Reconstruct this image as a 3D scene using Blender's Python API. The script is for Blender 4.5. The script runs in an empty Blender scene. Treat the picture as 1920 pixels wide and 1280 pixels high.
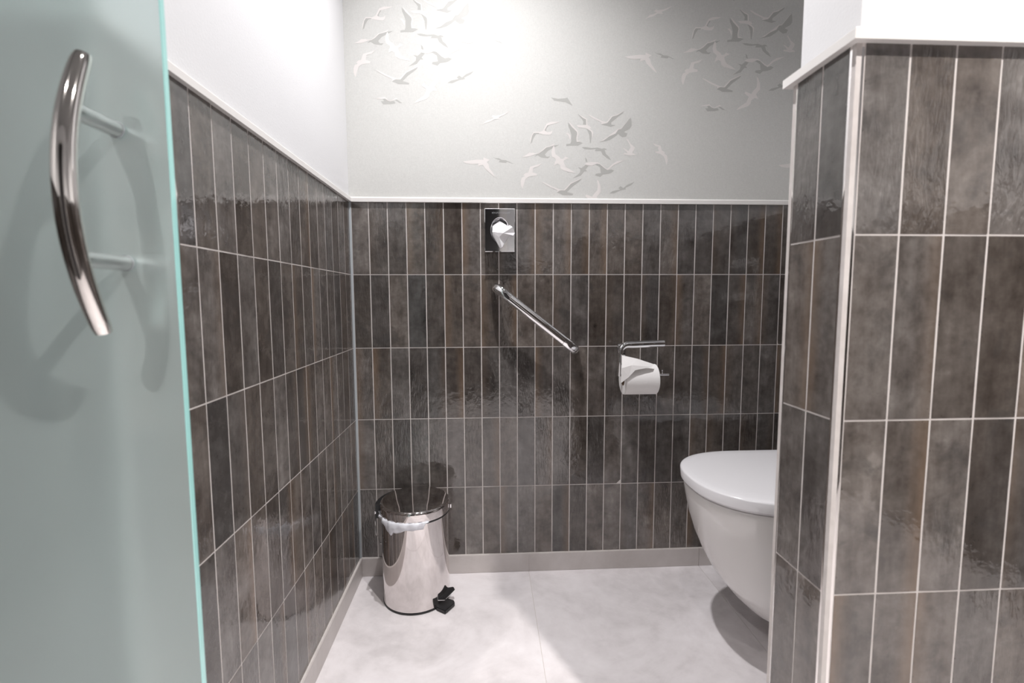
import bpy, bmesh, math, random
from mathutils import Vector, Matrix
random.seed(7)
C = bpy.context.scene.collection

# ---------------------------------------------------------------- camera
def cam_setup():
    rx, ry, rz = .0881, -.0032, -.053
    cx, sx = math.cos(rx), math.sin(rx); cy, sy = math.cos(ry), math.sin(ry); cz, sz = math.cos(rz), math.sin(rz)
    RT = Vector((cz, sz, 0)); F = Vector((-sz, cz, 0)); U = Vector((0, 0, 1))
    fwd = F*cx - U*sx; dn = -(U*cx + F*sx)
    right = RT*cy - dn*sy; down = RT*sy + dn*cy
    m = Matrix((( right.x, -down.x, -fwd.x, 0.4346), (right.y, -down.y, -fwd.y, -1.6065),
                (right.z, -down.z, -fwd.z, 0.9431), (0, 0, 0, 1)))
    cam = bpy.data.cameras.new('camera'); o = bpy.data.objects.new('camera', cam); C.objects.link(o)
    o.matrix_world = m
    cam.sensor_width = 36; cam.lens = 907.6/1920*36
    cam.clip_start = .02
    cam.dof.use_dof = True; cam.dof.focus_distance = 1.5; cam.dof.aperture_fstop = 4.5
    bpy.context.scene.camera = o
cam_setup()

# ---------------------------------------------------------------- world, lights, exposure
w = bpy.data.worlds.new('world'); bpy.context.scene.world = w; w.use_nodes = True
w.node_tree.nodes['Background'].inputs[0].default_value = (.9, .95, 1, 1)
w.node_tree.nodes['Background'].inputs[1].default_value = .02
vs = bpy.context.scene.view_settings
vs.view_transform = 'Standard'; vs.look = 'None'; vs.gamma = 1; vs.use_curve_mapping = False
vs.exposure = 0.0
bpy.context.scene.cycles.max_bounces = 10
bpy.context.scene.cycles.diffuse_bounces = 6
CEIL = 2.4
# ceiling downlights: x, y, watts, cone, colour
LAMPS = [(.42, -.55, 102, 130, (1, .98, .99)),
         (.50, -1.42, 16, 100, (1, .96, .93)),
         (1.25, -1.80, 235, 125, (1, .96, .93)),
         (-.35, -2.1, 100, 120, (1, .96, .93))]
for x, y, p, cone, col in LAMPS:
    l = bpy.data.lights.new('downlight_beam', 'SPOT'); l.energy = p; l.color = col
    l.spot_size = math.radians(cone); l.spot_blend = 1; l.shadow_soft_size = .022
    o = bpy.data.objects.new('downlight_beam', l); C.objects.link(o); o.location = (x, y, CEIL-.012)

# ---------------------------------------------------------------- helpers
def link(o, parent=None):
    C.objects.link(o)
    if parent: o.parent = parent
    return o
def obj(name, bm, mat=None, parent=None, smooth=False, **props):
    me = bpy.data.meshes.new(name)
    if isinstance(bm, tuple):
        me.from_pydata(bm[0], [], bm[1])
    else:
        bmesh.ops.recalc_face_normals(bm, faces=bm.faces[:]); bm.to_mesh(me); bm.free()
    if mat:
        for m in (mat if isinstance(mat, list) else [mat]): me.materials.append(m)
    if smooth:
        for p in me.polygons: p.use_smooth = True
    o = bpy.data.objects.new(name, me); link(o, parent)
    for k, v in props.items(): o[k] = v
    return o
def sharp(o, deg=35):
    me = o.data
    me.set_sharp_from_angle(angle=math.radians(deg))
    return o
def empty(name, loc, rz=0, **props):
    o = bpy.data.objects.new(name, None); C.objects.link(o); o.location = loc; o.rotation_euler = (0, 0, rz)
    o.empty_display_size = .05
    for k, v in props.items(): o[k] = v
    return o
def box(bm, x0, x1, y0, y1, z0, z1, bev=0, seg=2):
    r = bmesh.ops.create_cube(bm, size=1)
    vs_ = r['verts']
    bmesh.ops.scale(bm, vec=(x1-x0, y1-y0, z1-z0), verts=vs_)
    bmesh.ops.translate(bm, vec=((x0+x1)/2, (y0+y1)/2, (z0+z1)/2), verts=vs_)
    if bev:
        es = list({e for v in vs_ for e in v.link_edges})
        bmesh.ops.bevel(bm, geom=es, offset=bev, segments=seg, affect='EDGES', profile=.5)
    return bm
def B(*a, **k): return box(bmesh.new(), *a, **k)
def prism(bm, pts, axis, a0, a1):
    """extrude a 2-D polygon along an axis; pts are the two other coordinates in xyz order"""
    def P(p, a):
        q = list(p); q.insert(axis, a); return q
    v0 = [bm.verts.new(P(p, a0)) for p in pts]; v1 = [bm.verts.new(P(p, a1)) for p in pts]
    bm.faces.new(v0); bm.faces.new(v1[::-1])
    n = len(pts)
    for i in range(n): bm.faces.new((v0[i], v1[i], v1[(i+1) % n], v0[(i+1) % n]))
    return bm
def lathe(bm, prof, n=48, c=(0, 0, 0), axis=2, close=False):
    rings = []
    for r, z in prof:
        ring = []
        if r < 1e-6:
            p = [0, 0]; p.insert(axis, z); ring = [bm.verts.new(Vector(p)+Vector(c))]
        else:
            for i in range(n):
                a = 2*math.pi*i/n; p = [r*math.cos(a), r*math.sin(a)]; p.insert(axis, z)
                ring.append(bm.verts.new(Vector(p)+Vector(c)))
        rings.append(ring)
    for a, b in zip(rings, rings[1:]):
        for i in range(n):
            j = (i+1) % n
            if len(a) == 1 and len(b) == 1: continue
            if len(a) == 1: bm.faces.new((a[0], b[i], b[j]))
            elif len(b) == 1: bm.faces.new((a[i], b[0], a[j]))
            else: bm.faces.new((a[i], b[i], b[j], a[j]))
    return bm
def sweep(bm, path, shape, up=Vector((0, 0, 1)), closed_ends=True):
    """path: list of Vectors; shape(i, t) -> list of (a, b) offsets in the frame (side, up)"""
    n = len(path); rings = []
    for i, p in enumerate(path):
        t = (path[min(i+1, n-1)] - path[max(i-1, 0)]).normalized()
        s = t.cross(up).normalized(); u = s.cross(t).normalized()
        rings.append([bm.verts.new(p + s*a + u*b) for a, b in shape(i, i/(n-1))])
    k = len(rings[0])
    for a, b in zip(rings, rings[1:]):
        for j in range(k): bm.faces.new((a[j], b[j], b[(j+1) % k], a[(j+1) % k]))
    if closed_ends: bm.faces.new(rings[0]); bm.faces.new(rings[-1][::-1])
    return bm
def circ(r, n=14, ry=None):
    ry = ry or r
    return [(r*math.cos(2*math.pi*i/n), ry*math.sin(2*math.pi*i/n)) for i in range(n)]

# ---------------------------------------------------------------- materials
def mat(name, col=(.8, .8, .8), rough=.5, metal=0, **kw):
    m = bpy.data.materials.new(name); m.use_nodes = True
    b = m.node_tree.nodes['Principled BSDF']
    b.inputs['Base Color'].default_value = (*col, 1); b.inputs['Roughness'].default_value = rough
    b.inputs['Metallic'].default_value = metal
    for k, v in kw.items(): b.inputs[k.replace('_', ' ')].default_value = v
    return m
def N(m, t, **kw):
    n = m.node_tree.nodes.new(t)
    for k, v in kw.items():
        if k in n.inputs: n.inputs[k].default_value = v
        else: setattr(n, k, v)
    return n
def L(m, a, b): m.node_tree.links.new(a, b)
def bsdf(m): return m.node_tree.nodes['Principled BSDF']
def coords(m, rand=True):
    tc = N(m, 'ShaderNodeTexCoord'); oi = N(m, 'ShaderNodeObjectInfo')
    if not rand: return tc.outputs['Object'], oi
    mu = N(m, 'ShaderNodeVectorMath', operation='MULTIPLY_ADD')
    cb = N(m, 'ShaderNodeCombineXYZ'); ml = N(m, 'ShaderNodeMath', operation='MULTIPLY'); ml.inputs[1].default_value = 37.0
    L(m, oi.outputs['Random'], ml.inputs[0])
    for k in range(3): L(m, ml.outputs[0], cb.inputs[k])
    ad = N(m, 'ShaderNodeVectorMath', operation='ADD'); L(m, tc.outputs['Object'], ad.inputs[0]); L(m, cb.outputs[0], ad.inputs[1])
    return ad.outputs[0], oi
def noise(m, vec, scale, detail=3, rough=.55, dist=0):
    n = N(m, 'ShaderNodeTexNoise'); n.inputs['Scale'].default_value = scale; n.inputs['Detail'].default_value = detail
    n.inputs['Roughness'].default_value = rough; n.inputs['Distortion'].default_value = dist
    L(m, vec, n.inputs['Vector']); return n.outputs['Fac']
def ramp(m, fac, stops):
    r = N(m, 'ShaderNodeValToRGB'); L(m, fac, r.inputs[0]); e = r.color_ramp.elements
    while len(e) < len(stops): e.new(.5)
    for k, (p, c) in enumerate(stops):
        e[k].position = p; e[k].color = (*c, 1) if len(c) == 3 else c
    return r.outputs[0]
def mixc(m, fac, a, b, mode='MIX'):
    n = N(m, 'ShaderNodeMix', data_type='RGBA', blend_type=mode)
    for s, v in ((n.inputs[0], fac), (n.inputs[6], a), (n.inputs[7], b)):
        if isinstance(v, (int, float)): s.default_value = v
        elif isinstance(v, tuple): s.default_value = (*v, 1)
        else: L(m, v, s)
    return n.outputs[2]
def mth(m, op, a, b=None, c=None, clamp=False):
    n = N(m, 'ShaderNodeMath', operation=op); n.use_clamp = clamp
    for s, v in zip(n.inputs, (a, b, c)):
        if v is None: continue
        if isinstance(v, (int, float)): s.default_value = v
        else: L(m, v, s)
    return n.outputs[0]
def bump(m, h, strength=.3, dist=.001):
    b = N(m, 'ShaderNodeBump'); b.inputs['Strength'].default_value = strength; b.inputs['Distance'].default_value = dist
    L(m, h, b.inputs['Height']); L(m, b.outputs[0], bsdf(m).inputs['Normal'])

P, R, ZB = .0597, .2394, .0647          # tile pitch across, tile pitch up, top of the skirting
TOP = ZB + 5*R                           # 1.2617

def tile_material(name, half_w):
    m = mat(name, rough=.16); vec, oi = coords(m)
    n1 = noise(m, vec, 11, 5, .6, .3); n2 = noise(m, vec, 55, 4, .6)
    st = N(m, 'ShaderNodeMapping'); st.inputs['Scale'].default_value = (48, 48, 9); L(m, vec, st.inputs[0])
    n3 = noise(m, st.outputs[0], 1, 3, .6)
    f = mth(m, 'ADD', mth(m, 'MULTIPLY', n1, .48), mth(m, 'ADD', mth(m, 'MULTIPLY', n3, .27), mth(m, 'MULTIPLY', n2, .25)))
    base = ramp(m, f, [(.33, (.040, .033, .029)), (.45, (.092, .079, .071)), (.57, (.148, .131, .120)), (.70, (.25, .227, .211))])
    # every tile fired a little lighter or darker, warmer or cooler
    r = oi.outputs['Random']
    lev = mth(m, 'MULTIPLY_ADD', mth(m, 'FRACT', mth(m, 'MULTIPLY', r, 13.7)), .66, .60)
    lv = N(m, 'ShaderNodeCombineXYZ')
    warm = mth(m, 'MULTIPLY_ADD', mth(m, 'FRACT', mth(m, 'MULTIPLY', r, 5.31)), .075, -.035)
    L(m, mth(m, 'ADD', lev, warm), lv.inputs[0]); L(m, lev, lv.inputs[1]); L(m, mth(m, 'SUBTRACT', lev, warm), lv.inputs[2])
    c = mixc(m, 1.0, base, lv.outputs[0], 'MULTIPLY')
    # mottled bluish-black clouds fired into the glaze
    cl = N(m, 'ShaderNodeMapRange'); cl.inputs[1].default_value = .52; cl.inputs[2].default_value = .70
    L(m, noise(m, vec, 19, 4, .65, .5), cl.inputs[0])
    c = mixc(m, mth(m, 'MULTIPLY', cl.outputs[0], .5), c, (.045, .043, .042))
    # rust-brown blush along one long edge of some tiles
    tc = N(m, 'ShaderNodeTexCoord'); sp = N(m, 'ShaderNodeSeparateXYZ'); L(m, tc.outputs['Object'], sp.inputs[0])
    xx = mth(m, 'DIVIDE', sp.outputs[0], half_w)
    side = mth(m, 'MULTIPLY_ADD', mth(m, 'GREATER_THAN', mth(m, 'FRACT', mth(m, 'MULTIPLY', r, 91.3)), .5), 2.0, -1.0)
    ed = mth(m, 'MULTIPLY', xx, side)
    em = N(m, 'ShaderNodeMapRange'); em.inputs[1].default_value = -.15; em.inputs[2].default_value = 1.3; em.interpolation_type = 'SMOOTHSTEP'
    L(m, ed, em.inputs[0])
    some = N(m, 'ShaderNodeMapRange'); some.inputs[1].default_value = .58; some.inputs[2].default_value = .9
    L(m, mth(m, 'FRACT', mth(m, 'MULTIPLY', r, 47.9)), some.inputs[0])
    rf = mth(m, 'MULTIPLY', mth(m, 'MULTIPLY', em.outputs[0], some.outputs[0]), mth(m, 'MULTIPLY', n3, 1.25), clamp=True)
    c = mixc(m, rf, c, (.20, .135, .09))
    # dark chips and specks gathered near the edges
    sp_n = noise(m, vec, 380, 2, .5)
    ax = mth(m, 'ABSOLUTE', xx)
    az = mth(m, 'DIVIDE', mth(m, 'ABSOLUTE', sp.outputs[2]), R/2)
    near = mth(m, 'MAXIMUM', mth(m, 'POWER', ax, 9), mth(m, 'POWER', az, 26))
    th = mth(m, 'SUBTRACT', .765, mth(m, 'MULTIPLY', near, mth(m, 'MULTIPLY', n1, .34)))
    spk = N(m, 'ShaderNodeMapRange'); L(m, mth(m, 'SUBTRACT', sp_n, th), spk.inputs[0]); spk.inputs[1].default_value = 0; spk.inputs[2].default_value = .03
    c = mixc(m, mth(m, 'MULTIPLY', spk.outputs[0], .8), c, (.018, .014, .012))
    L(m, c, bsdf(m).inputs['Base Color'])
    L(m, mth(m, 'MULTIPLY_ADD', n1, .10, .02), bsdf(m).inputs['Roughness'])
    bl = noise(m, vec, 26, 2, .5)
    h = mth(m, 'ADD', mth(m, 'MULTIPLY', bl, 1.0), mth(m, 'ADD', mth(m, 'MULTIPLY', noise(m, vec, 85, 2), .38), mth(m, 'MULTIPLY', spk.outputs[0], -.05)))
    rp = N(m, 'ShaderNodeMapping'); rp.inputs['Scale'].default_value = (130, 130, 32); L(m, vec, rp.inputs[0])
    rough_tile = mth(m, 'POWER', mth(m, 'FRACT', mth(m, 'MULTIPLY', r, 29.3)), 3)
    h = mth(m, 'ADD', mth(m, 'MULTIPLY', h, .30), mth(m, 'MULTIPLY', noise(m, rp.outputs[0], 1, 3, .6, .6), mth(m, 'MULTIPLY', rough_tile, 1.0)))
    bump(m, h, 1.0, .0024)
    bsdf(m).inputs['IOR'].default_value = 1.80
    return m
M = {}
M['tile'] = tile_material('glazed_tile', (P-.0022)/2)
m = M['grout'] = mat('grout', rough=.9); v, _ = coords(m, False)
L(m, ramp(m, noise(m, v, 40, 4), [(.3, (.56, .52, .50)), (.7, (.66, .62, .60))]), bsdf(m).inputs['Base Color'])
bump(m, noise(m, v, 900, 2), .3, .0004)
m = M['silicone'] = mat('silicone', (.42, .45, .47), .35)
m = M['plaster'] = mat('white_paint', (.75, .75, .76), .85); v, _ = coords(m, False)
bump(m, noise(m, v, 260, 4, .6), .35, .0008)
m = M['ceiling'] = mat('ceiling_paint', (.32, .32, .32), .9)
m = M['wallpaper'] = mat('vinyl_wallpaper', rough=.65); v, _ = coords(m, False)
mp = N(m, 'ShaderNodeMapping'); mp.inputs['Scale'].default_value = (900, 900, 160); L(m, v, mp.inputs[0])
mp2 = N(m, 'ShaderNodeMapping'); mp2.inputs['Scale'].default_value = (160, 900, 900); L(m, v, mp2.inputs[0])
wv = mth(m, 'ADD', noise(m, mp.outputs[0], 1, 2), noise(m, mp2.outputs[0], 1, 2))
L(m, ramp(m, mth(m, 'MULTIPLY', wv, .5), [(.35, (.56, .56, .54)), (.65, (.635, .635, .612))]), bsdf(m).inputs['Base Color'])
bump(m, wv, .25, .0004)
M['bird_light'] = mat('pale_print', (.72, .69, .67), .55)
M['bird_dark'] = mat('grey_print', (.44, .44, .42), .45)
M['trim'] = mat('white_trim', (.80, .78, .76), .35)
M['alu'] = mat('polished_aluminium', (.84, .81, .79), .06, 1)
M['chrome'] = mat('chrome', (.86, .86, .87), .04, 1)
M['brushed'] = mat('brushed_steel', (.74, .73, .73), .18, 1)
M['warm_chrome'] = mat('nickel_chrome', (.86, .83, .80), .06, 1)
m = M['steel'] = mat('polished_steel', (.74, .70, .69), .055, 1)
M['black'] = mat('black_plastic', (.012, .012, .013), .42)
m = M['ceramic'] = mat('white_ceramic', (.80, .78, .77), .10); bsdf(m).inputs['Coat Weight'].default_value = .5
M['lid'] = mat('white_duroplast', (.80, .79, .81), .16)
m = M['paper'] = mat('tissue_paper', (.86, .84, .83), .9); v, _ = coords(m, False)
bump(m, noise(m, v, 500, 3), .25, .0005)
M['tissue'] = mat('soft_tissue', (.90, .89, .91), .9)
M['card'] = mat('cardboard', (.22, .14, .09), .9)
m = M['bag'] = mat('bin_liner', (.86, .87, .93), .35); bsdf(m).inputs['Transmission Weight'].default_value = .1
def floor_material(name, c0, c1, c2):
    m = mat(name, rough=.3); vec, oi = coords(m)
    n1 = noise(m, vec, 3.2, 7, .62, .8); n2 = noise(m, vec, 22, 5, .6, .3)
    c = ramp(m, mth(m, 'ADD', mth(m, 'MULTIPLY', n1, .72), mth(m, 'MULTIPLY', n2, .28)), [(.34, c0), (.5, c1), (.66, c2)])
    L(m, c, bsdf(m).inputs['Base Color'])
    L(m, mth(m, 'MULTIPLY_ADD', n2, .22, .26), bsdf(m).inputs['Roughness'])
    bump(m, noise(m, vec, 70, 4), .12, .0006)
    return m
M['floor'] = floor_material('cement_tile', (.60, .565, .57), (.75, .712, .722), (.85, .815, .83))
M['skirt'] = floor_material('cement_skirting', (.50, .46, .445), (.57, .53, .515), (.63, .59, .58))
# satin glass: etched face scatters, the body is green
m = M['glass'] = mat('satin_glass', (.83, .94, .935), .32); b = bsdf(m)
b.inputs['Transmission Weight'].default_value = .74; b.inputs['IOR'].default_value = 1.5
m = M['glass_edge'] = mat('green_glass_edge', (.42, .80, .77), .12); bsdf(m).inputs['Coat Weight'].default_value = 1
M['added_door'] = mat('added_door_dark', (.022, .019, .020), .5)  # near-black for the added rear door, so the chrome mirrors something dark
M['etch'] = mat('etched_metal', (.80, .82, .84), .5, 1)
M['lamp'] = mat('lamp_lens', (1, 1, 1), .5); bsdf(M['lamp']).inputs['Emission Color'].default_value = (1, .96, .93, 1); bsdf(M['lamp']).inputs['Emission Strength'].default_value = 22

# printed bird outlines of the wallpaper, tenths of a millimetre from each flock origin
BIRDS_LIGHT = [
    [(-479,346),(-461,417),(-352,458),(-236,677),(-101,738),(50,742),(201,752),(52,691),(-84,656),(-207,627),(-298,472),(-214,417),(-104,432),(-44,478),(-62,389),(-121,330),(-238,333),(-362,343),(-432,367)],
    [(-468,419),(-653,415),(-706,347),(-756,206),(-772,52),(-734,155),(-698,309),(-645,380),(-467,385)],
    [(-1048,-377),(-919,-323),(-798,-236),(-660,-233),(-632,-252),(-509,-243),(-387,-163),(-267,-51),(-144,-16),(46,72),(-7,0),(-143,-42),(-246,-70),(-386,-195),(-494,-262),(-590,-277),(-780,-352),(-959,-368)],
    [(0,0),(36,-57),(42,-211),(72,-281),(185,-349),(229,-419),(312,-411),(378,-338),(498,-387),(382,-441),(328,-475),(337,-539),(390,-657),(433,-695),(535,-739),(723,-860),(538,-840),(337,-790),(234,-730),(214,-614),(129,-569),(15,-634),(36,-525),(75,-462),(63,-416),(-50,-341),(-75,-214),(-45,-84)],
    [(393,400),(475,402),(547,327),(552,199),(524,211),(479,313)],
    [(490,758),(616,635),(782,464),(796,373),(771,245),(771,168),(909,133),(750,125),(737,245),(762,386),(748,442),(571,606)],
    [(730,638),(798,647),(1056,654),(1052,829),(940,882),(799,990),(985,897),(1078,851),(1097,655),(1179,622),(1227,560),(1167,551),(1254,483),(1286,427),(1256,243),(1242,398),(1216,461),(1107,528),(1029,562),(816,570)],
    [(1096,984),(1180,973),(1335,893),(1584,787),(1692,768),(1752,791),(1882,949),(2048,1003),(2183,1070),(2317,1136),(2184,1049),(2065,975),(1906,933),(1783,771),(1739,728),(1618,703),(1543,687),(1555,744),(1462,791),(1276,863)],
    [(2482,909),(2395,794),(2308,693),(2206,570),(2100,554),(2026,495),(1877,393),(1729,276),(1490,136),(1641,185),(1819,316),(2022,403),(2108,533),(2207,549),(2323,693),(2418,806)],
    [(2383,242),(2439,215),(2522,89),(2666,-21),(2647,-93),(2582,-194),(2709,-255),(2510,-288),(2292,-250),(2305,-207),(2428,-205),(2282,-58),(2297,-44),(2456,-140),(2527,-24),(2493,60)],
    [(999,-580),(1080,-529),(1247,-502),(1456,-511),(1586,-596),(1748,-710),(1820,-669),(1921,-569),(2084,-468),(2356,-424),(2170,-506),(1985,-588),(1843,-708),(1782,-758),(1674,-701),(1522,-574),(1416,-551),(1252,-623),(1105,-607)],
    [(-391,-1155),(-316,-1161),(-46,-1288),(208,-1385),(342,-1398),(551,-1175),(930,-1011),(914,-1035),(569,-1206),(376,-1421),(242,-1415),(176,-1440),(111,-1480),(125,-1410),(-129,-1305)],
    [(1428,-1068),(1482,-1106),(1552,-1281),(1564,-1457),(1430,-1617),(1521,-1763),(1382,-1736),(1280,-1817),(1263,-1915),(1182,-1996),(787,-2131),(868,-2041),(1114,-1879),(1191,-1700),(1040,-1595),(1079,-1535),(1272,-1610),(1331,-1520),(1442,-1401),(1456,-1243)],
    [(-439,-2016),(-256,-1981),(-123,-1960),(-20,-2048),(48,-2067),(229,-1973),(281,-2019),(181,-2036),(48,-2086),(-36,-2064),(-122,-2002),(-238,-2020)],
    [(-986,-942),(-922,-878),(-831,-861),(-763,-674),(-648,-640),(-500,-599),(-386,-558),(-498,-668),(-662,-710),(-691,-850),(-541,-894),(-555,-956),(-671,-966),(-819,-993),(-916,-1072),(-962,-1213),(-1015,-1385),(-1068,-1261),(-1072,-1122),(-1033,-1020),(-936,-972)],
    [(-2326,602),(-2157,748),(-2035,780),(-1935,830),(-2017,866),(-1957,924),(-1886,898),(-1714,930),(-1411,1052),(-1591,934),(-1773,853),(-1731,798),(-1914,793),(-2034,714),(-2216,662)],
    [(-2944,-537),(-2741,-504),(-2477,-469),(-2273,-474),(-2274,-397),(-2068,-479),(-2169,-539),(-2106,-624),(-2083,-739),(-1977,-872),(-1881,-1034),(-2038,-912),(-2226,-742),(-2290,-628),(-2452,-670),(-2434,-593),(-2637,-616),(-2821,-592)],
    [(3254,122),(3366,81),(3522,41),(3559,-97),(3683,-180),(3639,-202),(3741,-264),(3767,-412),(3738,-583),(3690,-435),(3642,-308),(3529,-224),(3350,-173),(3349,-152),(3471,-129),(3435,-45),(3456,8),(3345,28)]]
BIRDS_DARK = [
    [(-645,380),(-474,385),(-487,365),(-569,350),(-634,260),(-673,182),(-704,86),(-758,40),(-734,155),(-698,309)],
    [(-207,627),(-166,622),(-244,511),(-249,435),(-298,459)],
    [(-629,-355),(-549,-276),(-481,-261),(-373,-195),(-246,-70),(-130,-42),(-7,0),(185,30),(77,-30),(-59,-98),(-181,-165),(-287,-283),(-230,-352),(-119,-343),(-186,-402),(-408,-382),(-520,-314)],
    [(456,733),(506,684),(636,547),(765,422),(762,320),(739,191),(756,121),(860,117),(957,95),(792,6),(518,-1),(408,-16),(406,48),(543,71),(568,135),(574,340),(527,493),(475,606)],
    [(768,1010),(924,910),(1041,843),(1055,668),(949,672),(960,771),(912,839),(848,908)],
    [(1052,555),(1169,502),(1233,426),(1238,313),(1209,86),(1185,100),(1160,340),(1109,465)],
    [(1528,680),(1618,700),(1740,725),(1914,929),(2065,971),(2287,1122),(2246,1036),(2127,956),(2009,854),(1876,752),(1879,682),(2018,671),(1867,611),(1697,649)],
    [(2520,910),(2541,798),(2548,657),(2484,556),(2333,482),(2304,453),(2414,413),(2372,313),(2250,289),(2155,350),(2107,391),(2004,304),(1840,201),(1673,154),(1490,129),(1641,182),(1819,313),(2030,410),(2116,533),(2207,549),(2323,693),(2439,837)],
    [(909,-41),(1038,-31),(1253,-61),(1436,-43),(1576,-82),(1652,-59),(1730,-86),(1731,-121),(1670,-115),(1714,-242),(1801,-311),(1892,-445),(1742,-370),(1599,-259),(1549,-154),(1441,-156),(1349,-158),(1377,-94),(1194,-112),(1010,-95)],
    [(1032,-356),(1086,-413),(1111,-509),(1048,-491)],
    [(794,-672),(920,-698),(1041,-598),(1147,-625),(1047,-744),(1102,-801),(1008,-803),(888,-942),(630,-1025),(742,-945),(863,-845),(880,-747)],
    [(1355,-582),(1437,-551),(1522,-578),(1674,-701),(1782,-758),(1886,-726),(1993,-763),(1891,-843),(1787,-875),(1620,-898),(1539,-977),(1369,-932),(1388,-873),(1555,-850),(1526,-675),(1440,-619)],
    [(103,-1481),(209,-1424),(360,-1424),(569,-1209),(930,-1027),(867,-1114),(622,-1291),(445,-1466),(648,-1517),(633,-1565),(298,-1563),(212,-1518)],
    [(-253,-2091),(-153,-2081),(-188,-2022),(-122,-2005),(48,-2083),(165,-2076),(201,-2146),(51,-2173),(-183,-2184)],
    [(181,-2036),(247,-2023),(419,-2135),(318,-2129)],
    [(1844,-1498),(1953,-1423),(2197,-1367),(2140,-1325),(2217,-1260),(2307,-1323),(2438,-1215),(2681,-1117),(2572,-1225),(2373,-1323),(2396,-1365),(2219,-1399),(1999,-1497)],
    [(-1999,-362),(-1885,-417),(-1783,-415),(-1679,-470),(-1555,-477),(-1296,-587),(-1389,-570),(-1513,-524),(-1553,-564),(-1780,-540),(-1740,-481),(-1885,-437)],
    [(-93,1492),(132,1458),(369,1478),(428,1509),(608,1248),(370,1357),(14,1396)]]
FLOCKS = [(1.1801, 1.7695), (0.6570, 1.4361), (0.1334, 1.7732)]

# ================================================================ THE ROOM
# tile prototypes: front face at y = 0, looking along -y; a gently pillowed, uneven handmade face
def tile_mesh(w, h, seed):
    rnd = random.Random(seed); bm = bmesh.new(); nx, nz = 3, 5
    b = .0012; t = .0075
    front = []
    for k in range(nz+1):
        row = []
        for i in range(nx+1):
            x = -w/2 + w*i/nx; z = -h/2 + h*k/nz
            edge = i in (0, nx) or k in (0, nz)
            if i == 0: x += rnd.uniform(0, .0005)
            if i == nx: x -= rnd.uniform(0, .0005)
            y = rnd.uniform(-.00012, .00008) + (.00010 if edge else 0)
            row.append(bm.verts.new((x, y, z)))
        front.append(row)
    for k in range(nz):
        for i in range(nx): bm.faces.new((front[k][i], front[k][i+1], front[k+1][i+1], front[k+1][i]))
    c = [front[0][0], front[0][nx], front[nz][nx], front[nz][0]]
    loop = [front[0][i] for i in range(nx+1)] + [front[k][nx] for k in range(1, nz+1)] + [front[nz][i] for i in range(nx-1, -1, -1)] + [front[k][0] for k in range(nz-1, 0, -1)]
    back = [bm.verts.new((v.co.x, t, v.co.z)) for v in loop]
    n = len(loop)
    for i in range(n): bm.faces.new((loop[i], loop[(i+1) % n], back[(i+1) % n], back[i]))
    bmesh.ops.recalc_face_normals(bm, faces=bm.faces[:])
    me = bpy.data.meshes.new('tile'); bm.to_mesh(me); bm.free(); me.materials.append(M['tile'])
    for p in me.polygons: p.use_smooth = abs(p.normal.y) > .7
    me.set_sharp_from_angle(angle=math.radians(30))
    return me
G = .0025
TILES = {}
def tile_at(parent, x, y, z, rz, w=P-G, h=R-G):
    key = (round(w, 4), round(h, 4))
    if key not in TILES: TILES[key] = [tile_mesh(key[0], key[1], s) for s in range(7 if key == (round(P-G, 4), round(R-G, 4)) else 2)]
    o = bpy.data.objects.new('tile', random.choice(TILES[key])); link(o, parent)
    o.location = (x, y, z)
    a = math.radians
    o.rotation_euler = (a(random.uniform(-.08, .08)), 0, rz + a(random.uniform(-.3, .3)))
    return o
def tile_run(parent, fixed, axis, edges, rz):
    """edges: joint positions along the wall; full-height rows from skirting to trim"""
    for a0, a1 in zip(edges, edges[1:]):
        c = (a0+a1)/2; w_ = a1-a0-G
        for k in range(5):
            z0 = ZB + k*R; z1 = z0 + R
            if k == 4: z1 = 1.2575+G/2; z0_ = z0
            loc = (c, fixed) if axis == 0 else (fixed, c)
            tile_at(parent, loc[0], loc[1], (z0+z1)/2, rz, w_, z1-z0-G)
def struct(name, bm, m, **k): return obj(name, bm, m, kind='structure', **k)
PI = math.pi
XR = 1.52                      # right wall of the cubicle
YO = -1.010                    # outer face of the doorway wall
YI = -.887                     # its inner face
XD = .8885                     # tiled reveal right of the doorway

def ring_trim(name, pts_outer, z0=1.2525): ...

# back wall ------------------------------------------------------
wb = struct('wall_back', B(-.10, XR+.10, .001, .12, 0, CEIL), M['plaster'])
obj('grout_bed', B(-.001, XR, .0004, .004, 0, TOP), M['grout'], wb)
obj('wallpaper', B(-.001, XR, .0004, .003, TOP, CEIL), M['wallpaper'], wb)
edges = [.0045] + [i*P for i in range(1, 26)] + [XR-.002]
tile_run(wb, 0, 0, edges, 0)
obj('silicone_joint', prism(bmesh.new(), [(-.001, .002), (-.001, -.0062), (.0028, -.0028), (.0062, .002)], 2, ZB, 1.2525), M['silicone'], wb)
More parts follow.
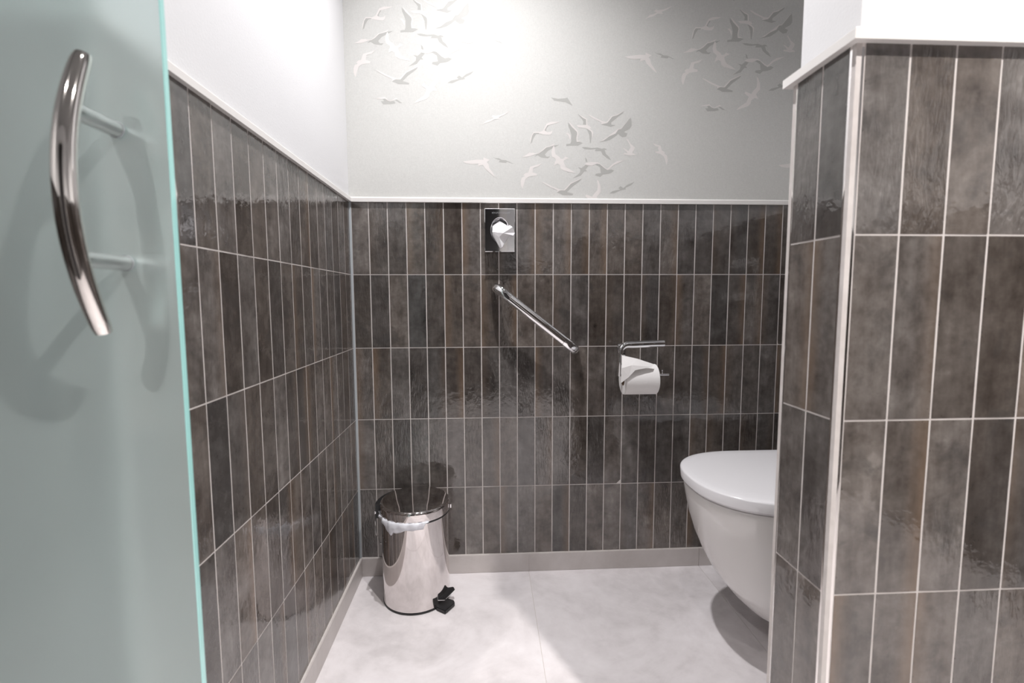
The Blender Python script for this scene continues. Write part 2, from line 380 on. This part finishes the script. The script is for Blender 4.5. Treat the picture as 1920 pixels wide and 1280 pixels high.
# printed birds: flat ink on the paper
def clip(poly, ax, lim, keep_less):
    out = []
    for i, p in enumerate(poly):
        q = poly[(i+1) % len(poly)]
        ip = (p[ax] <= lim) == keep_less; iq = (q[ax] <= lim) == keep_less
        if ip: out.append(p)
        if ip != iq:
            t = (lim-p[ax])/(q[ax]-p[ax]); out.append((p[0]+t*(q[0]-p[0]), p[1]+t*(q[1]-p[1])))
    return out
def flock(ox, oz):
    for nm, polys, m_, y in (('pale_bird_print', BIRDS_LIGHT, M['bird_light'], .0001), ('grey_bird_print', BIRDS_DARK, M['bird_dark'], .0003)):
        bm = bmesh.new(); lay = y
        for pl_ in polys:
            lay -= .000004
            q = [(ox+a*1e-4, oz+b*1e-4) for a, b in pl_]
            for ax, lim, less in ((0, XR-.002, True), (0, .002, False), (1, 1.268, False), (1, CEIL-.002, True)):
                if q: q = clip(q, ax, lim, less)
            if len(q) < 3: continue
            f = bm.faces.new([bm.verts.new((a, lay, b)) for a, b in q])
        if not bm.faces: bm.free(); continue
        bm.normal_update(); bmesh.ops.triangulate(bm, faces=bm.faces[:]); bm.normal_update()
        for f in bm.faces:
            if f.normal.y > 0: f.normal_flip()
        me = bpy.data.meshes.new(nm); bm.to_mesh(me); bm.free(); me.materials.append(m_)
        link(bpy.data.objects.new(nm, me), wb)
for fx, fz in FLOCKS + [(FLOCKS[1][0]+1.0467, FLOCKS[1][1]), (FLOCKS[0][0], FLOCKS[0][1]+.664), (FLOCKS[1][0], FLOCKS[1][1]+.664), (FLOCKS[2][0], FLOCKS[2][1]+.664)]:
    flock(fx, fz)

# left wall ------------------------------------------------------
wl = struct('wall_left', B(-.10, -.001, YO+.0015, .001, 0, CEIL), M['plaster'])
obj('grout_bed', B(-.004, -.0004, YO+.0005, .001, 0, TOP), M['grout'], wl)
ed = [-(i*P+.007) for i in range(0, 17)]; ed[0] = -.005
ed = ed[::-1]; ed = [YO+.011] + ed
tile_run(wl, 0, 1, ed, PI/2)
# right wall -----------------------------------------------------
wr = struct('wall_right', B(XR+.001, XR+.10, YI, .001, 0, CEIL), M['plaster'])
obj('grout_bed', B(XR+.0004, XR+.004, YI, .001, 0, TOP), M['grout'], wr)
ed = [-i*P for i in range(0, 15)]; ed[0] = -.004; ed = [YI+.003] + ed[::-1]
tile_run(wr, XR, 1, ed, -PI/2)

# doorway wall, right of the opening ---------------------------------
XE = 2.2
wf = struct('wall_front_right', B(.895, XE, -1.0065, YI+.006-.012, 0, CEIL), M['plaster'])
obj('grout_bed', B(XD+.0005, XE, YO+.0005, YI-.0005, 0, TOP-.0005), M['grout'], wf)
ed = [.8995] + [.9585 + i*.0597 for i in range(0, 21)]
tile_run(wf, YO, 0, ed, 0)                       # outer face
ed = [YO+.0085, -.9505, YI-.0095]
tile_run(wf, XD, 1, ed, -PI/2)                   # reveal
ed = [.8995] + [.9585 + i*.0597 for i in range(0, 10)] + [XR-.003]
tile_run(wf, YI, 0, ed, PI)                      # face towards the toilet
# left of the opening
wfl = struct('wall_front_left', B(-.95, -.1005, -1.0065, -.90, 0, CEIL), M['plaster'])
obj('grout_bed', B(-.95, -.0105, YO+.0005, -.99, 0, TOP-.0005), M['grout'], wfl)
ed = [-.0105-i*P for i in range(0, 16)][::-1]
tile_run(wfl, YO, 0, ed, 0)
# the outer room behind the camera
wor = struct('wall_rear', B(-.95, XE, -3.1, -3.0, 0, CEIL), M['plaster'])
obj('dark_wainscot', B(-.95, XE, -3.0, -2.992, 0, TOP), M['tile'], wor)
dr = struct('added_dark_door', B(-.45, .56, -2.985, -2.95, .004, 2.02, bev=.002), M['added_door'])  # unseen door with frame and handle, added to darken reflections in the chrome
obj('added_door_frame', B(-.52, .63, -2.992, -2.9855, 0, 2.09), M['trim'], dr)
obj('added_door_handle', B(.44, .50, -2.95, -2.925, 1.02, 1.045, bev=.004), M['chrome'], dr)
wol = struct('wall_outer_left', B(-1.05, -.95, -3.0, -.90, 0, CEIL), M['plaster'])
obj('dark_wainscot', B(-.95, -.942, -3.0, YO-.001, 0, TOP), M['tile'], wol)
wox = struct('wall_outer_right', B(XE, XE+.1, -3.0, -.88, 0, CEIL), M['plaster'])
obj('dark_wainscot', B(XE-.008, XE, -3.0, YO-.001, 0, TOP), M['tile'], wox)
struct('ceiling', B(-1.05, XE+.1, -3.1, .12, CEIL, CEIL+.1), M['ceiling'])

# wainscot trims ---------------------------------------------------
Z0, Z1, Z2 = 1.2525, 1.2645, 1.2695
def trim_profile(d=.009): return [(0.0005, Z0), (-d, Z0), (-d, Z1), (-d+.003, Z1+.0028), (0.0005, Z2)]
struct('trim_1', prism(bmesh.new(), [(y, z) for y, z in trim_profile()], 0, .0, XR), M['trim'])
struct('trim_2', prism(bmesh.new(), [(-y, z) for y, z in trim_profile()], 1, YO-.009, 0), M['trim'])
struct('trim_3', prism(bmesh.new(), [(XR+y, z) for y, z in trim_profile()], 1, YI, -.009), M['trim'])
def cap_ring():
    bm = bmesh.new(); d = .010
    lv = [(Z0, 0), (Z0, d), (Z1, d), (Z1+.003, d-.004), (Z2+.003, -.002), (Z0, -.004)]
    rings = []
    for z, e in lv:
        rings.append([bm.verts.new(c) for c in ((XE-.009, YO-e, z), (XD-e, YO-e, z), (XD-e, YI+e, z), (XR-.009, YI+e, z))])
    n = len(rings)
    for i in range(n):
        a, b = rings[i], rings[(i+1) % n]
        for j in range(3): bm.faces.new((a[j], b[j], b[j+1], a[j+1]))
    bm.faces.new([r[0] for r in rings]); bm.faces.new([r[3] for r in rings][::-1])
    return bm
struct('trim_4', cap_ring(), M['trim'])
struct('trim_5', prism(bmesh.new(), [(YO+y, z) for y, z in trim_profile()], 0, -.942, 0.0), M['trim'])

# polished corner profiles
def corner(name, x, y, sx, sy, z1=Z0):
    r = .0105; pts = []
    for k in range(9):
        a = PI/2*k/8
        pts.append((x + sx*(r - r*math.cos(a)) , y + sy*(r - r*math.sin(a))))
    # small lips beside the quarter round
    pts = [(x+sx*.0004, y+sy*(r+.0005))] + pts + [(x+sx*(r+.0005), y+sy*.0004), (x+sx*(r+.0005), y+sy*(r+.0005))]
    return struct(name, prism(bmesh.new(), pts, 2, 0.001, z1), M['alu'])
sharp(corner('trim_6', XD, YO, 1, 1)); sharp(corner('trim_7', XD, YI, 1, -1)); sharp(corner('trim_8', 0, YO, -1, 1))

# floor -----------------------------------------------------------
fl = struct('floor', B(-.95, XE, -3.0, .0, -.05, -.0012), M['grout'])
xs = [-.95, -.63, -.026, .5755, 1.178, 1.781, XE]; ys = [-3.0, -2.41, -1.807, -1.204, -.601, -.0]
for x0, x1 in zip(xs, xs[1:]):
    for y0, y1 in zip(ys, ys[1:]):
        g = .0009
        o = obj('floor_tile', B(-(x1-x0)/2+g, (x1-x0)/2-g, -(y1-y0)/2+g, (y1-y0)/2-g, -.009, 0), M['floor'], fl)
        o.location = ((x0+x1)/2, (y0+y1)/2, 0)
# skirting
def skirt(name, axis, fixed, a0, a1, joints, sgn):
    t = .0065
    cuts = [a0] + [j for j in joints if a0 < j < a1] + [a1]
    root = None
    root = struct(name, (B(a0, a1, min(fixed, fixed+sgn*.0050), max(fixed, fixed+sgn*.0050), .0005, ZB) if axis == 0 else
                         B(min(fixed, fixed+sgn*.0050), max(fixed, fixed+sgn*.0050), a0, a1, .0005, ZB)), M['grout'])
    for c0, c1 in zip(cuts, cuts[1:]):
        w_ = (c1-c0)/2-.0008; y0, y1 = sorted((0, sgn*t))
        bm = B(-w_, w_, y0, y1, .0008, ZB-.0020) if axis == 0 else B(y0, y1, -w_, w_, .0008, ZB-.0020)
        o = obj('skirting_tile', bm, M['skirt'], root)
        o.location = ((c0+c1)/2, fixed, 0) if axis == 0 else (fixed, (c0+c1)/2, 0)
skirt('baseboard_back', 0, 0, .0, XR, xs, -1)
skirt('baseboard_left', 1, 0, YO+.011, -.0068, ys, 1)
skirt('baseboard_right', 1, XR, YI+.007, -.0068, ys, -1)
skirt('baseboard_reveal', 1, XD, YO+.011, YI-.011, [], -1)
skirt('baseboard_front_right', 0, YO, XD+.011, XE-.009, xs, -1)
skirt('baseboard_front_left', 0, YO, -.941, -.011, xs, -1)
skirt('baseboard_inner', 0, YI, XD+.011, XR-.0068, xs, 1)

# downlights
for i, (x, y, p, cone, col) in enumerate(LAMPS):
    where = ('above the grab bar inside the cubicle', 'outside the cubicle above its doorway', 'outside the cubicle, right of the doorway', 'outside the cubicle, left and behind the glass door')[i]
    e = empty('downlight', (x, y, CEIL), label='round white recessed ceiling spotlight ' + where, category='ceiling light', group='recessed ceiling spotlights')
    sharp(obj('bezel', lathe(bmesh.new(), [(.030, -.0005), (.030, -.003), (.041, -.004), (.044, -.0005)], 32), M['trim'], e, True))
    obj('lens', lathe(bmesh.new(), [(0, -.002), (.029, -.002), (.029, -.0006), (0, -.0006)], 24), M['lamp'], e)

# ================================================================ GLASS DOOR
GX = .1115
door = empty('glass_door', (GX-.4, -1.074, 0), label='sliding door leaf of green-tinted frosted glass with bowed chrome pull', category='door')
def to_local(o, e):      # geometry given in world coordinates
    for v in o.data.vertices: v.co -= e.location
    return o
bm = B(-.78, GX, -1.078, -1.070, .010, 2.12, bev=.0008, seg=1)
bm.faces.ensure_lookup_table()
g = obj('pane', bm, [M['glass'], M['glass_edge']], door)
for p in g.data.polygons:
    if abs(p.normal.y) < .9: p.material_index = 1
to_local(g, door)
def bow():
    pts = []; n = 40; zc = 1.0405; hz = .1285
    for i in range(n+1):
        s = -1 + 2*i/n
        pts.append(Vector((.0615, -1.1455 + .031*s*s, zc - hz*s)))
    def sh(i, t):
        s = abs(-1+2*t); k = 1 - .14*s**3
        if s > .985: k *= .9
        return circ(.0102*k, 20, .0088*k)
    return sweep(bmesh.new(), pts, sh, up=Vector((0, -1, 0)))
pull = to_local(obj('pull', bow(), M['warm_chrome'], door, True, label='bowed polished pull bar'), door); sharp(pull, 50)
def standoffs(parent, y_glass, y_pull, sg):
    for z in (1.1150, .9810):
        s_ = (z-1.0405)/.1285; yb = y_pull - sg*.031*s_*s_
        st = obj('standoff', lathe(bmesh.new(), [(0, yb-sg*.004), (.0078, yb-sg*.004), (.0078, y_glass+sg*.0015), (0, y_glass+sg*.0015)], 24, (.0615, 0, z), 1), M['brushed'], parent, True); sharp(st)
        to_local(st, door)
        if sg > 0: continue
        gk = obj('gasket', lathe(bmesh.new(), [(0, y_glass+sg*.0015), (.0084, y_glass+sg*.0015), (.0084, y_glass+sg*.0002), (0, y_glass+sg*.0002)], 24, (.0615, 0, z), 1), M['silicone'], parent); to_local(gk, door)
standoffs(pull, -1.078, -1.1455, -1)
# the matching pull on the cubicle side, seen blurred through the satin glass
pb = obj('pull', bow(), M['warm_chrome'], door, True, label='matching pull bar behind the glass')
for v in pb.data.vertices: v.co.y = -2.148 - v.co.y
pb.data.flip_normals(); to_local(pb, door); sharp(pb, 50)
standoffs(pb, -1.070, -1.0025, 1)

# ================================================================ TOILET
TY = -.39
def halfw(u, a, w_, n=2.35):
    """half width of a D-shaped outline at distance u behind its tip"""
    if u >= a: return w_
    s = 1-u/a
    return w_*max(0, 1-s**n)**(1/n)
def outline(tip, a, w_, back, k=22):
    us = [a*(1-math.cos(PI/2*i/k)) for i in range(k+1)]
    pts = [(tip+u, halfw(u, a, w_)) for u in us] + [(tip+a+(back-tip-a)*j/4, w_) for j in range(1, 5)]
    return pts
def loft(bm, levels, k=22):
    rings = []
    for z, tip, a, w_, back, yo in levels:
        pts = outline(tip, a, w_, back, k)
        ring = [(x, -y) for x, y in pts[::-1]] + [(x, y) for x, y in pts[1:]]
        rings.append([bm.verts.new((x, TY+y+yo, z)) for x, y in ring])
    for a, b in zip(rings, rings[1:]):
        n = len(a)
        for i in range(n): bm.faces.new((a[i], a[(i+1) % n], b[(i+1) % n], b[i]))
    bm.faces.new(rings[0][::-1]); bm.faces.new(rings[-1])
    return bm
toilet = empty('toilet', (XR, TY, 0), label='white wall-hung ceramic toilet with closed lid behind the tiled doorway edge', category='toilet')
BK = XR-.001
sec = [(.045, 1.315, .10, .060, BK), (.050, 1.285, .12, .080, BK), (.062, 1.235, .16, .102, BK), (.085, 1.175, .19, .122, BK), (.115, 1.130, .20, .138, BK),
       (.155, 1.090, .21, .150, BK), (.200, 1.055, .215, .160, BK), (.250, 1.027, .22, .168, BK), (.305, 1.003, .22, .176, BK),
       (.360, .986, .225, .183, BK), (.405, .977, .225, .188, BK), (.436, .9725, .225, .191, BK), (.4385, .974, .225, .190, BK), (.4395, .978, .222, .187, BK)]
bowl = obj('bowl', loft(bmesh.new(), [(*s_, 0) for s_ in sec]), M['ceramic'], toilet, True); sharp(bowl, 50); to_local(bowl, toilet)
seat = obj('seat', loft(bmesh.new(), [(.4405, .980, .22, .186, BK-.03, 0), (.4415, .974, .222, .190, BK-.03, 0), (.4475, .974, .222, .190, BK-.03, 0)]), M['lid'], toilet, True); sharp(seat, 50); to_local(seat, toilet)
lid = obj('lid', loft(bmesh.new(), [(.4480, .9725, .222, .192, BK-.02, 0), (.4495, .9655, .225, .1985, BK-.02, 0), (.4725, .9635, .225, .2000, BK-.02, 0), (.4755, .9650, .225, .1988, BK-.02, 0), (.4770, .9690, .222, .1955, BK-.02, 0), (.4785, .985, .215, .186, BK-.02, 0), (.4793, 1.02, .20, .16, BK-.03, 0)]), M['lid'], toilet, True)
sharp(lid, 60); to_local(lid, toilet)
# flush plate on the wall behind it (out of view, above the bowl)
fp = empty('flush_plate', (XR, TY, 1.02), label='white dual flush plate on the wall above the toilet', category='flush plate')
obj('plate', B(-.012, -.001, -.12, .12, -.08, .08, bev=.003), M['trim'], fp)
obj('button', B(-.016, -.012, -.10, -.01, -.055, .055, bev=.002), M['chrome'], fp)
obj('button', B(-.016, -.012, .01, .10, -.055, .055, bev=.002), M['chrome'], fp)

# ================================================================ PEDAL BIN
BX, BY, BR = .2065, -.119, .1035
pbin = empty('pedal_bin', (BX, BY, 0), label='round polished steel pedal bin with domed lid standing in the left back corner', category='bin')
sharp(obj('body', lathe(bmesh.new(), [(.085, .006), (BR-.002, .006), (BR, .008), (BR, .282), (BR-.003, .284), (BR-.004, .30), (0, .30)], 96), M['steel'], pbin, True))
sharp(obj('base_ring', lathe(bmesh.new(), [(.06, .0), (BR-.001, .0), (BR+.0005, .002), (BR+.0005, .006), (BR-.002, .0065)], 96), M['black'], pbin, True))
lp = [(BR-.002, .286)] + [(BR+.0035, .2865), (BR+.0042, .292)] + [(BR+.0042-(.0075)*(1-math.cos(a)), .309+.0095*math.sin(a)) for a in [PI/2*k/7 for k in range(8)]] + [(.09, .3195), (.075, .3215), (.05, .3232), (.025, .324), (0, .3243)]
sharp(obj('lid', lathe(bmesh.new(), lp, 96), M['steel'], pbin, True), 40)
sharp(obj('lid_rim', lathe(bmesh.new(), [(BR-.003, .280), (BR+.0028, .2805), (BR+.003, .2862), (BR-.003, .2864)], 96), M['black'], pbin, True))
# hinge at the back left and wire handle
def arc_box(r0, r1, a0, a1, z0, z1, n=10):
    bm = bmesh.new(); A = [a0+(a1-a0)*i/n for i in range(n+1)]
    lo = [[bm.verts.new((r*math.cos(a), r*math.sin(a), z)) for a in A] for r, z in ((r0, z0), (r1, z0), (r1, z1), (r0, z1))]
    for j in range(4):
        a_, b_ = lo[j], lo[(j+1) % 4]
        for i in range(n): bm.faces.new((a_[i], a_[i+1], b_[i+1], b_[i]))
    bm.faces.new([l[0] for l in lo]); bm.faces.new([l[-1] for l in lo][::-1])
    return bm
D = math.radians
obj('hinge', arc_box(BR-.001, BR+.018, D(125), D(187), .264, .310), M['black'], pbin)
obj('hinge_pin', B(-.1245, -.118, -.020, -.012, .280, .288, bev=.002), M['chrome'], pbin)
obj('hinge_pin', B(.1090, .1145, -.008, .004, .288, .302, bev=.002), M['chrome'], pbin)
hp = [Vector((-.1220, -.0155, .284)), Vector((-.1225, -.0155, .25)), Vector((-.1200, -.0175, .212))] + [Vector((.1125*math.cos(D(a)), .1125*math.sin(D(a)), .205)) for a in range(188, 214, 3)]
obj('handle', sweep(bmesh.new(), hp, lambda i, t: circ(.0014, 8)), M['chrome'], pbin, True, label='thin wire carrying handle')
# liner pushed out under the lid
def liner():
    bm = bmesh.new(); n = 46; top = []; rows = [[] for _ in range(5)]
    drop = [(172, .008), (185, .010), (200, .014), (212, .019), (224, .031), (233, .046), (237, .049), (240, .034), (246, .036), (252, .033), (261, .025), (278, .025), (291, .023), (293, .009), (299, .004)]
    for i in range(n+1):
        a = 172 + (299-172)*i/n
        for (a0, d0), (a1, d1) in zip(drop, drop[1:]):
            if a0 <= a <= a1: d = d0+(d1-d0)*(a-a0)/(a1-a0); break
        for k in range(5):
            t = k/4; z = .289 - d*t*(.98 if k == 4 else 1)
            r = BR + .0046 + .0060*math.sin(t*PI)*(.3+.7*abs(math.sin(i*.45))) + .0018*math.sin(i*1.1+k*1.3) - .002*t
            r = max(r, BR+.0018)
            rows[k].append(bm.verts.new((r*math.cos(D(a)), r*math.sin(D(a)), z)))
    for a_, b_ in zip(rows, rows[1:]):
        for i in range(n): bm.faces.new((a_[i], a_[i+1], b_[i+1], b_[i]))
    return bm
bag = obj('bin_liner', liner(), M['bag'], pbin, True, label='thin white plastic bag edge hanging out under the lid')
so = bag.modifiers.new('thick', 'SOLIDIFY'); so.thickness = .0007
# pedal
def poly_slab(pts, z0, z1, bev=.0015):
    bm = bmesh.new(); c = [(x-BX, y-BY) for x, y in pts]
    z0 = z0 if isinstance(z0, list) else [z0]*len(c); z1 = z1 if isinstance(z1, list) else [z1]*len(c)
    lo = [bm.verts.new((*p, z)) for p, z in zip(c, z0)]; hi = [bm.verts.new((*p, z)) for p, z in zip(c, z1)]
    bm.faces.new(lo[::-1]); bm.faces.new(hi); n = len(c)
    for i in range(n): bm.faces.new((lo[i], lo[(i+1) % n], hi[(i+1) % n], hi[i]))
    bmesh.ops.recalc_face_normals(bm, faces=bm.faces[:])
    bmesh.ops.bevel(bm, geom=bm.edges[:], offset=bev, segments=2, affect='EDGES')
    return bm
obj('foot', poly_slab([(.262, -.172), (.277, -.204), (.305, -.224), (.331, -.186), (.328, -.172), (.300, -.156)], .001, .012), M['black'], pbin)
pp = [(.2733, -.1894), (.3011, -.1943), (.3286, -.150), (.3238, -.1409), (.3000, -.1400)]
pz = [.0260, .0290, .0330, .0330, .0290]
pd = obj('pedal', poly_slab(pp, pz, [z+.0045 for z in pz]), M['black'], pbin)
obj('pedal_plate', poly_slab([(.2735, -.1906), (.3016, -.1956), (.3298, -.150), (.3243, -.1397), (.3000, -.1400)], [z-.0024 for z in pz], [z-.0002 for z in pz], .0006), M['chrome'], pd)
obj('pedal_arm', poly_slab([(.262, -.166), (.272, -.180), (.292, -.176), (.282, -.160)], .013, .0225, .001), M['chrome'], pd)

# ================================================================ TISSUE DISPENSER
DX, DZ = .4800, 1.1610
disp = empty('tissue_dispenser', (DX, 0, DZ), label='small square-edged mirror chrome tissue dispenser under the white trim, oval opening', category='dispenser')
HW, HH, DD = .0483, .0680, .036
def disp_front():
    bm = bmesh.new(); y = -DD; n = 64
    ang = sorted([2*PI*i/n for i in range(n)] + [math.atan2(sz*(HH-.0015), sx*(HW-.0015)) % (2*PI) for sx in (1, -1) for sz in (1, -1)])
    el, mid_, deep, sq, sd, bk = [], [], [], [], [], []
    for a in ang:
        c, s = math.cos(a), math.sin(a)
        el.append(bm.verts.new((.0290*c, y, .0405*s)))
        mid_.append(bm.verts.new((.0280*c, y+.0018, .0393*s)))
        deep.append(bm.verts.new((.0225*c, y+.020, .0320*s-.001)))
        k = min((HW-.0015)/max(abs(c), 1e-6), (HH-.0015)/max(abs(s), 1e-6)); sq.append(bm.verts.new((k*c, y, k*s)))
        k = min(HW/max(abs(c), 1e-6), HH/max(abs(s), 1e-6)); sd.append(bm.verts.new((k*c, y+.0015, k*s))); bk.append(bm.verts.new((k*c, -.0003, k*s)))
    N_ = len(ang)
    for A_, B_ in ((deep, mid_), (mid_, el), (el, sq), (sq, sd), (sd, bk)):
        for i in range(N_): bm.faces.new((A_[i], A_[(i+1) % N_], B_[(i+1) % N_], B_[i]))
    bm.faces.new(deep); bm.faces.new(bk)
    return bm
sharp(obj('cover', disp_front(), M['chrome'], disp, True), 20)
# tissue pulled out of the oval, folded into a point
def tissue():
    v = [(-.0203, -.038, .0000), (-.0245, -.044, -.0058), (.0272, -.040, .0079), (.0314, -.049, .0142), (.0400, -.053, .0080), (.0478, -.045, -.0090),
         (.0430, -.050, -.0185), (.0304, -.050, -.0180), (.0060, -.049, -.0560), (.0000, -.043, -.0570), (-.0240, -.0335, -.0140), (.0100, -.062, -.0120), (-.0030, -.052, -.0240), (.0000, -.030, .0300), (.0260, -.030, .0150), (-.0240, -.030, .0150)]
    f = [(0, 1, 11, 3, 2), (0, 2, 14, 13, 15), (1, 12, 11), (3, 11, 4), (11, 6, 5, 4), (11, 12, 7, 6), (1, 10, 9, 12), (12, 9, 8), (12, 8, 7), (0, 15, 10, 1)]
    v = [(x*1.0, y+.001, z) for x, y, z in v]
    return (v, f)
ts = obj('tissue', tissue(), M['tissue'], None, False, label='folded white tissue pulled from the oval of the chrome dispenser', category='tissue')
ts.location = (DX, 0, DZ); so = ts.modifiers.new('t', 'SOLIDIFY'); so.thickness = .0006
# etched lettering along the top of the cover, too small to read: short frosted strokes
bm = bmesh.new(); x = -.024; rnd = random.Random(3)
while x < .033:
    w_ = rnd.choice((.0016, .0022, .0028)); z = .0520 + .10*(x+.024)*.03
    box(bm, x, x+.0006, -DD-.00010, -DD+.0005, z, z+.0046)
    for zz in rnd.sample((0, .0020, .0041), rnd.choice((1, 2))): box(bm, x, x+w_, -DD-.00010, -DD+.0005, z+zz, z+zz+.0005)
    x += w_+.0014
obj('etched_lettering', bm, M['etch'], disp)

# ================================================================ GRAB BAR
A0 = Vector((.4555, 0, .9875)); A1 = Vector((.7395, 0, .7655)); AX = (A1-A0); LEN = AX.length; AX.normalize()
gb = empty('grab_bar', ((A0.x+A1.x)/2, 0, (A0.z+A1.z)/2), label='short slanting chrome grab bar fixed to the dark tiles under the dispenser', category='grab bar')
FR = AX.cross(Vector((0, -1, 0))).normalized()
def gpt(s, y): return A0 + AX*s + Vector((0, y, 0)) - gb.location
gout = [(.0000, -.0005), (.0010, -.0200), (.0050, -.0400), (.0130, -.0560), (.0250, -.0665), (.0400, -.0715), (.0550, -.0735), (.0680, -.0740)]
ginn = [(.0280, -.0005), (.0280, -.0200), (.0300, -.0350), (.0340, -.0450), (.0410, -.0510), (.0490, -.0535), (.0580, -.0545), (.0680, -.0545)]
GW = .0152
def gring(bm, o_, i_, flip, k=1):
    vs_ = []
    for q in range(24):
        a_ = 2*PI*q/24; u = math.copysign(abs(math.cos(a_))**.7, math.cos(a_))*GW*k; v = math.copysign(abs(math.sin(a_))**.8, math.sin(a_))*k
        c_ = ((o_[0]+i_[0])/2, (o_[1]+i_[1])/2); d_ = ((o_[0]-i_[0])/2, (o_[1]-i_[1])/2)
        s_, y_ = c_[0]+d_[0]*v, c_[1]+d_[1]*v
        vs_.append(bm.verts.new(gpt(LEN-s_ if flip else s_, y_)+FR*u))
    return vs_
def gend(flip):
    bm = bmesh.new(); rings = [gring(bm, o_, i_, flip) for o_, i_ in zip(gout, ginn)]
    for a, b in zip(rings, rings[1:]):
        for j in range(24): bm.faces.new((a[j], b[j], b[(j+1) % 24], a[(j+1) % 24]))
    bm.faces.new(rings[0]); bm.faces.new(rings[-1][::-1])
    return bm
for fl_ in (False, True): sharp(obj('end_bracket', gend(fl_), M['chrome'], gb, True), 60)
def gbar():
    bm = bmesh.new()
    a = gring(bm, (.0688, gout[-1][1]), (.0688, ginn[-1][1]), False, .97); b = gring(bm, (LEN-.0688, gout[-1][1]), (LEN-.0688, ginn[-1][1]), False, .97)
    for j in range(24): bm.faces.new((a[j], b[j], b[(j+1) % 24], a[(j+1) % 24]))
    bm.faces.new(a); bm.faces.new(b[::-1]); return bm
sharp(obj('bar', gbar(), M['chrome'], gb, True), 60)

# ================================================================ TOILET ROLL AND HOLDER
RX0, RX1, RY, RZ, RR = .8765, .984, -.070, .6805, .0490
th = empty('toilet_roll_holder', (.94, 0, .76), label='chrome toilet roll holder with thick upper bar and thin rod, right of the grab bar', category='holder')
tb = [Vector((1.009, -.075, .7975)), Vector((.96, -.075, .7965)), Vector((.905, -.075, .7945))]
tb += [Vector((.892-.025*math.sin(a), -.075, .7700+.0245*math.cos(a))) for a in [PI/2*k/8 for k in range(9)]]
tb += [Vector((.8660, -.074, .745)), Vector((.8650, -.072, .720)), Vector((.8650, -.070, .6930))]
tb = [p-th.location for p in tb]
sharp(obj('upper_bar', sweep(bmesh.new(), tb, lambda i, t: circ(.0115 - .003*min(1, max(0, (i-2)/8)), 20, .0085), up=Vector((0, 1, 0))), M['chrome'], th, True), 60)
rod = obj('rod', lathe(bmesh.new(), [(0, .8650), (.0038, .8650), (.0038, 1.0285), (.0030, 1.0295), (0, 1.0295)], 16, (0, -.070, .6945), 0), M['chrome'], th, True); to_local(rod, th); sharp(rod)
kn = obj('stop_pin', lathe(bmesh.new(), [(0, .695), (.0012, .695), (.0012, .707), (.0024, .7075), (.0024, .7100), (0, .7105)], 12, (1.0070, -.070, 0), 2), M['chrome'], th, True); to_local(kn, th)
ro = obj('wall_plate', B(.8745, .8985, -.009, -.0006, .705, .790, bev=.003), M['chrome'], th, True); to_local(ro, th); sharp(ro, 30)
po = obj('bracket', lathe(bmesh.new(), [(0, -.009), (.0065, -.009), (.0065, -.070), (0, -.070)], 20, (.8775, 0, .762), 1), M['chrome'], th, True); to_local(po, th); sharp(po)
roll = empty('toilet_roll', (.928, RY, RZ), label='white toilet paper roll on the chrome holder, its end folded to a point', category='toilet roll')
pr = [(.0205, RX0), (RR-.002, RX0), (RR, RX0+.0015), (RR, RX1-.0015), (RR-.002, RX1), (.0205, RX1), (.0205, RX0)]
o = obj('paper', lathe(bmesh.new(), pr, 72, (0, RY, RZ), 0), M['paper'], roll, True); to_local(o, roll); sharp(o, 30)
o = obj('core', lathe(bmesh.new(), [(.0192, RX0+.001), (.0204, RX0+.001), (.0204, RX1-.001), (.0192, RX1-.001), (.0192, RX0+.001)], 40, (0, RY, RZ), 0), M['card'], roll, True); to_local(o, roll); sharp(o)
fv = [(.8650, -.0950, .7625), (.9150, -.1010, .7510), (.9640, -.1050, .7345), (.9575, -.1130, .7270), (.9012, -.1205, .7180), (.8810, -.1215, .6967), (.8560, -.1205, .6770), (.8580, -.1190, .7241), (.8900, -.1170, .7330)]
ff = [(0, 1, 8), (1, 2, 3, 8), (8, 3, 4), (8, 4, 5, 7), (7, 5, 6), (0, 8, 7)]
o = obj('folded_end', (fv, ff), M['paper'], roll, False, label='pointed folded end of the paper'); to_local(o, roll)
so = o.modifiers.new('t', 'SOLIDIFY'); so.thickness = .0007
